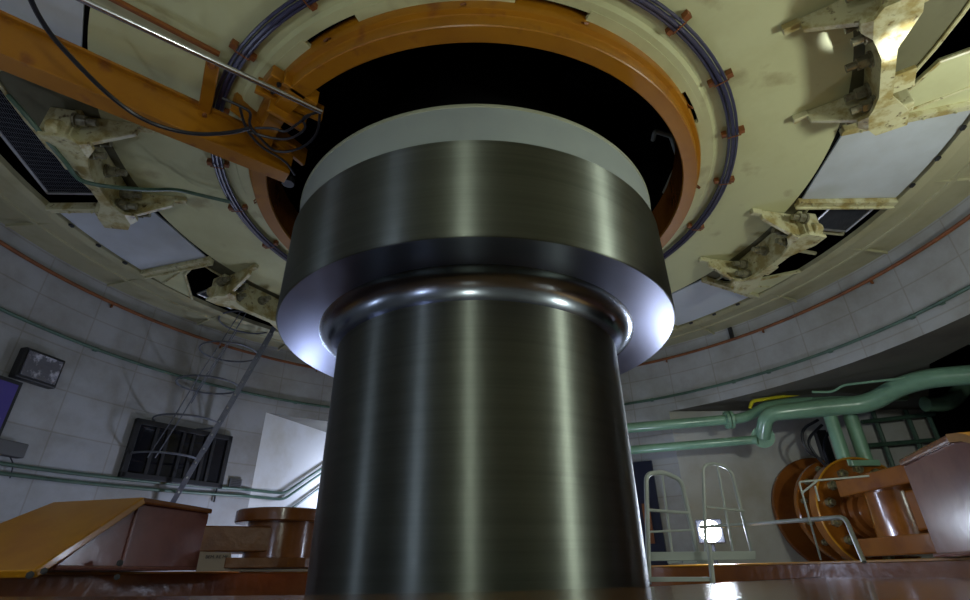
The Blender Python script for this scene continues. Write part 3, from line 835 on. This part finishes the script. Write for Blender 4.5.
bm = bmn(); cyl(bm, s3, Vector((4.40, 2.0, 1.72)), .19, 40); obj('piston_rod', bm, M['oxide'], sm, smooth=True)
# clevis: two thick plates and a vertical eye
ey = Vector((4.36, 1.85, 0))
zt1, zt0 = ony(890, 476, 1.9).z, ony(893, 493, 1.9).z
zb1, zb0 = ony(905, 537, 1.9).z, ony(905, 556, 1.9).z
for za, zb_ in ((zt0, zt1), (zb0, zb1)):
    bm = bmn(); box(bm, (ey.x-.02, ey.y-.2, (za+zb_)/2), (.78, 1.15, zb_-za)); obj('clevis_plate', bm, M['oxide2'], sm, bevel=.015)
bm = bmn(); cyl(bm, (ey.x, ey.y, zb1-.01), (ey.x, ey.y, zt0+.01), .34, 48); obj('link_eye', bm, M['oxide2'], sm, smooth=True)
bm = bmn(); box(bm, (ey.x-.05, ey.y-.75, (zb1+zt0)/2), (.42, .8, zt0-zb1-.06)); obj('link_bar', bm, M['oxide2'], sm, bevel=.02)

# right box (covers the link)
rb = thing('link_cover_box', 'dull purple brown steel box with rounded top at the right edge', 'steel box', (3.2, -.1, 1.26))
F0 = atd(938, 558, 5.05); F0.z = 1.262          # far bottom corner
N0 = atd(1046, 560, 3.95); N0.z = 1.262
G = atd(953, 452, 4.3); G.z = 1.262   # below crest
hf = min((abs(projx(F0+Vector((0, 0, h*.005)))[1]-466), h*.005) for h in range(20, 300))[1]
ur = (G-F0); ur.z = 0; ur = ur.normalized(); wr = Vector((-ur.y, ur.x, 0)); 
if wr.x < 0: wr = -wr
crest = min((math.hypot(projx(F0+ur*(s*.01)+Vector((0, 0, hf)))[0]-952, 0), s*.01) for s in range(10, 200))[1]
K = F0+ur*crest
nose = K+ur*1.5
prof_r = [F0, nose, K+ur*.45+Vector((0, 0, hf-.13)), K+ur*.14+Vector((0, 0, hf-.022)), K+Vector((0, 0, hf)), F0+Vector((0, 0, hf))]
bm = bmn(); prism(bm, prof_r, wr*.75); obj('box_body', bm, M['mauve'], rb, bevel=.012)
bm = bmn()
z_ = Vector((0, 0, hf))
prism(bm, [F0+z_-wr*.015-ur*.01, K+z_-wr*.015, K+z_+wr*.8, F0+z_+wr*.8-ur*.01], (0, 0, .05)); obj('lid', bm, M['oxide'], rb, bevel=.015)
bm = bmn()
top = [K+z_, K+ur*.14+Vector((0, 0, hf-.022)), K+ur*.45+Vector((0, 0, hf-.13)), nose]
pr_ = [p-wr*.015 for p in top] + [p-wr*.015+Vector((0, 0, .05)) for p in top[::-1]]
prism(bm, pr_, wr*.85); obj('sloping_cover', bm, M['ochre'], rb)
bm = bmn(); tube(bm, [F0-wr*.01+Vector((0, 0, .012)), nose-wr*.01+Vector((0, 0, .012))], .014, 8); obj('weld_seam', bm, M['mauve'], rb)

# ================================================================== GREEN PIPES
def gpipe(name, label, pts, r, parts=(), fil=.12, mat='green', cat='pipe'):
    t = thing(name, label, cat, tuple(pts[0]))
    bm = bmn(); tube(bm, fillet_path(pts, fil, 8), r, 16); obj('pipe_run', bm, M[mat], t, smooth=True)
    for p, d, R, h in parts:
        bm = bmn(); d = Vector(d).normalized(); cyl(bm, p-d*h/2, p+d*h/2, R, 28)
        for k in range(8):
            a = 2*PI*k/8; s = d.orthogonal().normalized(); q = d.cross(s)
            c = p + (s*math.cos(a)+q*math.sin(a))*R*.8
            cyl(bm, c-d*(h*.9), c+d*(h*.9), R*.1, 6)
        obj('pipe_flange', bm, M[mat], t)
    return t
Y1 = 3.05
p0, p1 = ony(560, 434, Y1+.35), ony(745, 418, Y1)
fp = ony(727, 420, Y1+.02); dirp = (p1-p0).normalized()
gpipe('green_pipe', 'upper green pipe with flange leading right from behind the shaft', [p0, p1, ony(770, 404, Y1), ony(850, 398, Y1-.05), ony(905, 396, Y1-.1)], .066,
      [(fp, dirp, .115, .035), (fp+dirp*.05, dirp, .115, .035)])
q0_, q1_ = ony(560, 456, Y1+.35), ony(752, 440, Y1-.05)
elb = ony(762, 436, Y1-.25)
gpipe('green_pipe', 'lower green pipe ending in the round flange right of the shaft', [q0_, q1_, ony(758, 440, Y1-.1)], .055)
t1 = [ony(763, 437, 2.95), ony(766, 414, 2.75), ony(830, 407, 2.55), ony(868, 404, 2.4), ony(900, 386, 2.1), ony(930, 378, 1.85), ony(1010, 372, 1.4)]
big = thing('green_manifold_pipe', 'thick pale green S bent pipe with two legs down to the servomotor', 'pipe', tuple(t1[0]))
bm = bmn(); pth = fillet_path(t1, .16, 8)
tube(bm, pth, .075, 20, radii=[.085 + .025*min(1, max(0, (p.x-3.6)/.5)) for p in pth]); obj('pipe_run', bm, M['green'], big, smooth=True)
bm = bmn(); e = t1[0]; dz = (CAM-e).normalized(); cyl(bm, e-dz*.02, e+dz*.03, .135, 30)
for k in range(8):
    a = 2*PI*k/8; s = dz.orthogonal().normalized(); q = dz.cross(s); c = e+(s*math.cos(a)+q*math.sin(a))*.108; cyl(bm, c, c+dz*.045, .012, 6)
obj('pipe_flange', bm, M['green'], big)
for (xa, ya, xb, yb, r_) in ((828, 410, 842, 476, .075), (848, 410, 866, 468, .08)):
    bm = bmn(); a = ony(xa, ya, 2.62); b = Vector((a.x, a.y, 2.28)); cyl(bm, a, b, r_, 20); obj('pipe_leg', bm, M['green'], big, smooth=True)
bm = bmn(); a = ony(862, 466, 2.62); box(bm, (a.x-.03, 2.62, 2.30), (.34, .26, .07)); obj('leg_base', bm, M['green'], big, bevel=.01)
gpipe('green_elbow', 'dim green pipe elbow at far right under the S bent pipe', [ony(985, 380, 3.0), ony(962, 388, 3.0), ony(950, 404, 3.0), ony(925, 404, 3.0)], .10, fil=.2)
gpipe('green_pipe_end', 'dark green pipe end at the right edge under the wall lip', [ony(962, 318, 1.6), ony(968, 340, 1.6), ony(990, 345, 1.6)], .05, fil=.05, mat='green')
bm = bmn(); tube(bm, fillet_path([ony(750, 408, 2.9), ony(752, 401, 2.9), ony(800, 394, 2.9), ony(857, 388, 2.9), ony(880, 386, 2.9)], .05), .022, 10)
tag(obj('yellow_pipe', bm, M['yellow'], smooth=True), 'short yellow pipe lying along the top of the green pipe', 'pipe')
bm = bmn(); tube(bm, fillet_path([ony(812, 392, 2.3), ony(833, 392, 2.2), ony(843, 385, 2.1), ony(905, 378, 1.7)], .08), .014, 8)
tag(obj('thin_conduit', bm, M['green'], smooth=True), 'thin pale green conduit rising above the thick S bent pipe', 'conduit')
# black hoses beside the legs
hs = thing('black_hoses', 'looped black hoses left of the green pipe legs', 'hoses', tuple(ony(815, 440, 2.9)))
for pts in ([(818, 420), (800, 430), (805, 450), (822, 460)], [(822, 425), (806, 440), (815, 455), (828, 468)], [(830, 430), (822, 445), (832, 470)]):
    bm = bmn(); tube(bm, smooth_path([ony(x, y, 2.9) for x, y in pts]), .018, 7); obj('hose', bm, M['rubber'], hs, smooth=True)
bm = bmn(); a = ony(826, 452, 3.0); box(bm, a, (.14, .08, .55)); obj('hose_manifold', bm, M['dark'], hs, bevel=.01)
# pipe rack in the recess
rk = thing('pipe_rack', 'dim grey green pipe rack on the recess wall behind the servomotor', 'rack', tuple(ony(890, 430, 3.55)))
for x in (872, 905, 926):
    bm = bmn(); a = ony(x, 410, 3.5); b = Vector((a.x, a.y, 2.2)); tube(bm, [a, b], .03, 8); obj('rack_post', bm, M['green_dark'], rk)
for y0_, y1_ in ((422, 414), (446, 440)):
    bm = bmn(); tube(bm, [ony(862, y0_, 3.45), ony(934, y1_, 3.45)], .03, 8); obj('rack_pipe', bm, M['green_dark'], rk)

# ================================================================== HANDRAILS
def rails(name, label, loops, r=.016, mat='grey', cat='handrail'):
    t = thing(name, label, cat, tuple(atd(*loops[0][0][0])), 'pair of handrail loops')
    for nm, pts, rr in [(l[1], l[0], l[2]) for l in loops]:
        bm = bmn(); tube(bm, fillet_path([atd(*p) for p in pts], .07, 5), rr, 10); obj(nm, bm, M[mat], t, smooth=True)
    return t
rails('handrail', 'left grey handrail loop beside the shaft, in front of blue doorway', [
    ([(649, 584, 5.0), (646, 474, 5.0), (663, 472, 5.1), (681, 480, 5.25), (697, 552, 5.4)], 'frame_tube', .021),
    ([(662, 474, 5.1), (672, 552, 5.2)], 'upright', .011), ([(648, 510, 5.0), (688, 513, 5.3)], 'cross_tube', .013), ([(648, 532, 5.0), (692, 530, 5.3)], 'cross_tube', .009)])
rails('handrail', 'right grey handrail loop above the bright lamp', [
    ([(706, 552, 5.3), (703, 465, 5.3), (717, 463, 5.4), (731, 470, 5.5), (752, 552, 5.7)], 'frame_tube', .015),
    ([(717, 464, 5.4), (734, 556, 5.5)], 'upright', .011), ([(706, 507, 5.3), (744, 511, 5.6)], 'cross_tube', .012)])
pf = thing('step_platform', 'small grey step frame at the foot of the two handrails', 'steps', tuple(atd(680, 585, 4.9)))
bm = bmn(); prism(bm, [atd(648, 561, 5.0), atd(756, 560, 5.0), atd(756, 551, 5.0), atd(648, 552, 5.0)], (0, .04, 0)); obj('side_channel', bm, M['grey'], pf, bevel=.004)
bm = bmn(); prism(bm, [atd(648, 582, 4.9), atd(712, 581.5, 4.9), atd(712, 577, 4.9), atd(648, 577, 4.9)], (0, .18, 0)); obj('tread', bm, M['grey'], pf, bevel=.003)
bm = bmn(); tube(bm, [atd(709, 545, 4.9), atd(713, 584, 4.9)], .02, 10); obj('post', bm, M['grey'], pf)
bm = bmn()
for k in range(3): prism(bm, [atd(668+15*k, 563, 4.95), atd(680+15*k, 563, 4.95), atd(680+15*k, 561, 4.95), atd(668+15*k, 561, 4.95)], (0, .02, 0))
obj('tread_tab', bm, M['white'], pf)
bm = bmn(); tube(bm, fillet_path([atd(700, 527, 6.2), atd(752, 524, 6.0), atd(845, 517, 5.0), atd(864, 562, 4.85)], .06), .017, 10)
tag(obj('guard_rail', bm, M['grey'], smooth=True), 'pale guard rail tube crossing in front of the round flanges', 'rail')
wg = thing('wire_guard', 'thin pale wire guard frame in front of the servomotor flange', 'guard', tuple(atd(800, 482, 5.2)))
for pts, nm in (([(821, 560, 5.1), (799, 482, 5.1), (869, 476, 5.3)], 'wire'), ([(802, 493, 5.1), (818, 480, 5.1)], 'brace'), ([(815, 486, 5.15), (819, 501, 5.15)], 'brace')):
    bm = bmn(); tube(bm, fillet_path([atd(*p) for p in pts], .02), .008, 6); obj(nm, bm, M['grey'], wg)

# doorway behind left handrail
dz = bpy.data.objects.new('door_1', None); C.objects.link(dz); dz.location = pol(RW, 31, 1.3); dz['kind'] = 'structure'
bm = bmn(); rot = frame(30.2); box(bm, rot @ Vector((4.50, 0, 1.75)), (.04, .46, 1.68), rot); obj('door_leaf', bm, M['glass_dark'], dz)
bm = bmn(); rot = frame(30.2); box(bm, rot @ Vector((4.47, .06, 1.78)), (.02, .10, .5), rot); obj('door_sign', bm, M['rust'], dz)
M['navy'] = paint('navy_door_paint', (.008, .01, .03), .4)
dz.children[0].data.materials[0] = M['navy']

# vertical seams on the recess wall
bm = bmn()
for a in (42, 46.5):
    pass
bm.free()

# ================================================================== LAMPS
def point(loc, power, col, r=.1, name='lamp_light'):
    l = bpy.data.lights.new(name, 'POINT'); l.energy = power; l.color = col; l.shadow_soft_size = r
    o = bpy.data.objects.new(name, l); C.objects.link(o); o.location = loc; return o
cold = (.62, .72, 1.0); warm = (.93, 1.0, .90)
def fixture(az, z, label, R=4.44):
    t = thing('bulkhead_lamp', label, 'lamp', tuple(pol(R, az, z)), 'round wall lamps behind the camera')
    rot = frame(az); bm = bmn(); p = rot @ Vector((RW-.015, 0, z)); q = rot @ Vector((RW-.09, 0, z)); cyl(bm, p, q, .13, 24); obj('lamp_base', bm, M['box'], t)
    bm = bmn(); q2 = rot @ Vector((RW-.12, 0, z)); tube(bm, [q, q2], 1, 24, radii=[.11, .08]); obj('diffuser', bm, M['lamp_dim'], t)
# visible floodlight on a stand behind the right handrail
lp = atd(710, 531, 6.6)
f1 = thing('work_lamp', 'small square floodlight glaring white behind the right handrail', 'lamp', tuple(lp))
vd = (CAM-lp); vd.z = 0; vd.normalize(); sd = Vector((-vd.y, vd.x, 0)); rotl = Matrix((sd, vd, Vector((0, 0, 1)))).transposed()
bm = bmn(); box(bm, lp-vd*.06, (.27, .08, .24), rotl); obj('housing', bm, M['dark'], f1, bevel=.01)
bm = bmn(); cyl(bm, lp-vd*.018, lp-vd*.008, .11, 24); obj('lamp_face', bm, M['lamp_cold'], f1)
bm = bmn(); cyl(bm, lp-vd*.08, Vector((lp.x-vd.x*.08, lp.y-vd.y*.08, .2)), .02, 10); obj('stand', bm, M['dark'], f1)

LIGHTS = [
 ('e', lp+vd*.16, 70, cold, .08),
 ('n', Vector((-1.8, 4.75, 2.35)), 200, cold, .10),
 ('m', atd(285, 548, 6.75), 120, cold, .09),
 ('a', pol(4.25, -107.8, 1.5), 42, cold, .09),
 ('b', pol(4.25, -144.5, 1.5), 60, cold, .09),
 ('c', pol(4.25, -175.5, 2.4), 108, warm, .12),
 ('d', pol(4.25, 124.0, 2.6), 270, warm, .12),
]
for n, p, e, c_, r in LIGHTS: point(p, e, c_, r)
fixture(-107.8, 1.75, 'round wall lamp out of frame, left of the camera')
fixture(-144.5, 1.75, 'round wall lamp out of frame, behind left of the camera')
fixture(-175.5, 2.4, 'round wall lamp out of frame, directly behind the camera')
fixture(124, 2.5, 'round wall lamp out of frame, right of the camera')

# added narrow spot without a fixture, to brighten the top right bracket
sp = bpy.data.lights.new('added_bracket_spot', 'SPOT'); sp.energy = 1500; sp.spot_size = R_(9); sp.spot_blend = .4; sp.shadow_soft_size = .04; sp.color = (.85, .9, 1)
so = bpy.data.objects.new('added_bracket_spot', sp); C.objects.link(so); so.location = pol(3.75, 129, 2.35)
so.rotation_euler = (pol(3.05, 127, 3.85) - so.location).to_track_quat('-Z', 'Y').to_euler()

# world
w = bpy.data.worlds.new('world'); bpy.context.scene.world = w; w.use_nodes = True
w.node_tree.nodes['Background'].inputs[0].default_value = (.5, .55, .6, 1); w.node_tree.nodes['Background'].inputs[1].default_value = 0.0

# ================================================================== CAMERA
cam = bpy.data.cameras.new('camera'); co = bpy.data.objects.new('camera', cam); C.objects.link(co)
cam.sensor_fit = 'HORIZONTAL'; cam.sensor_width = 36; cam.lens = FPX/970*36; cam.clip_start = .02
m = Matrix((cR, cU, -cF)).transposed().to_4x4(); m.translation = CAM; co.matrix_world = m
bpy.context.scene.camera = co
vs = bpy.context.scene.view_settings
vs.view_transform = 'Standard'; vs.look = 'None'; vs.gamma = 1; vs.use_curve_mapping = False; vs.exposure = -1.4
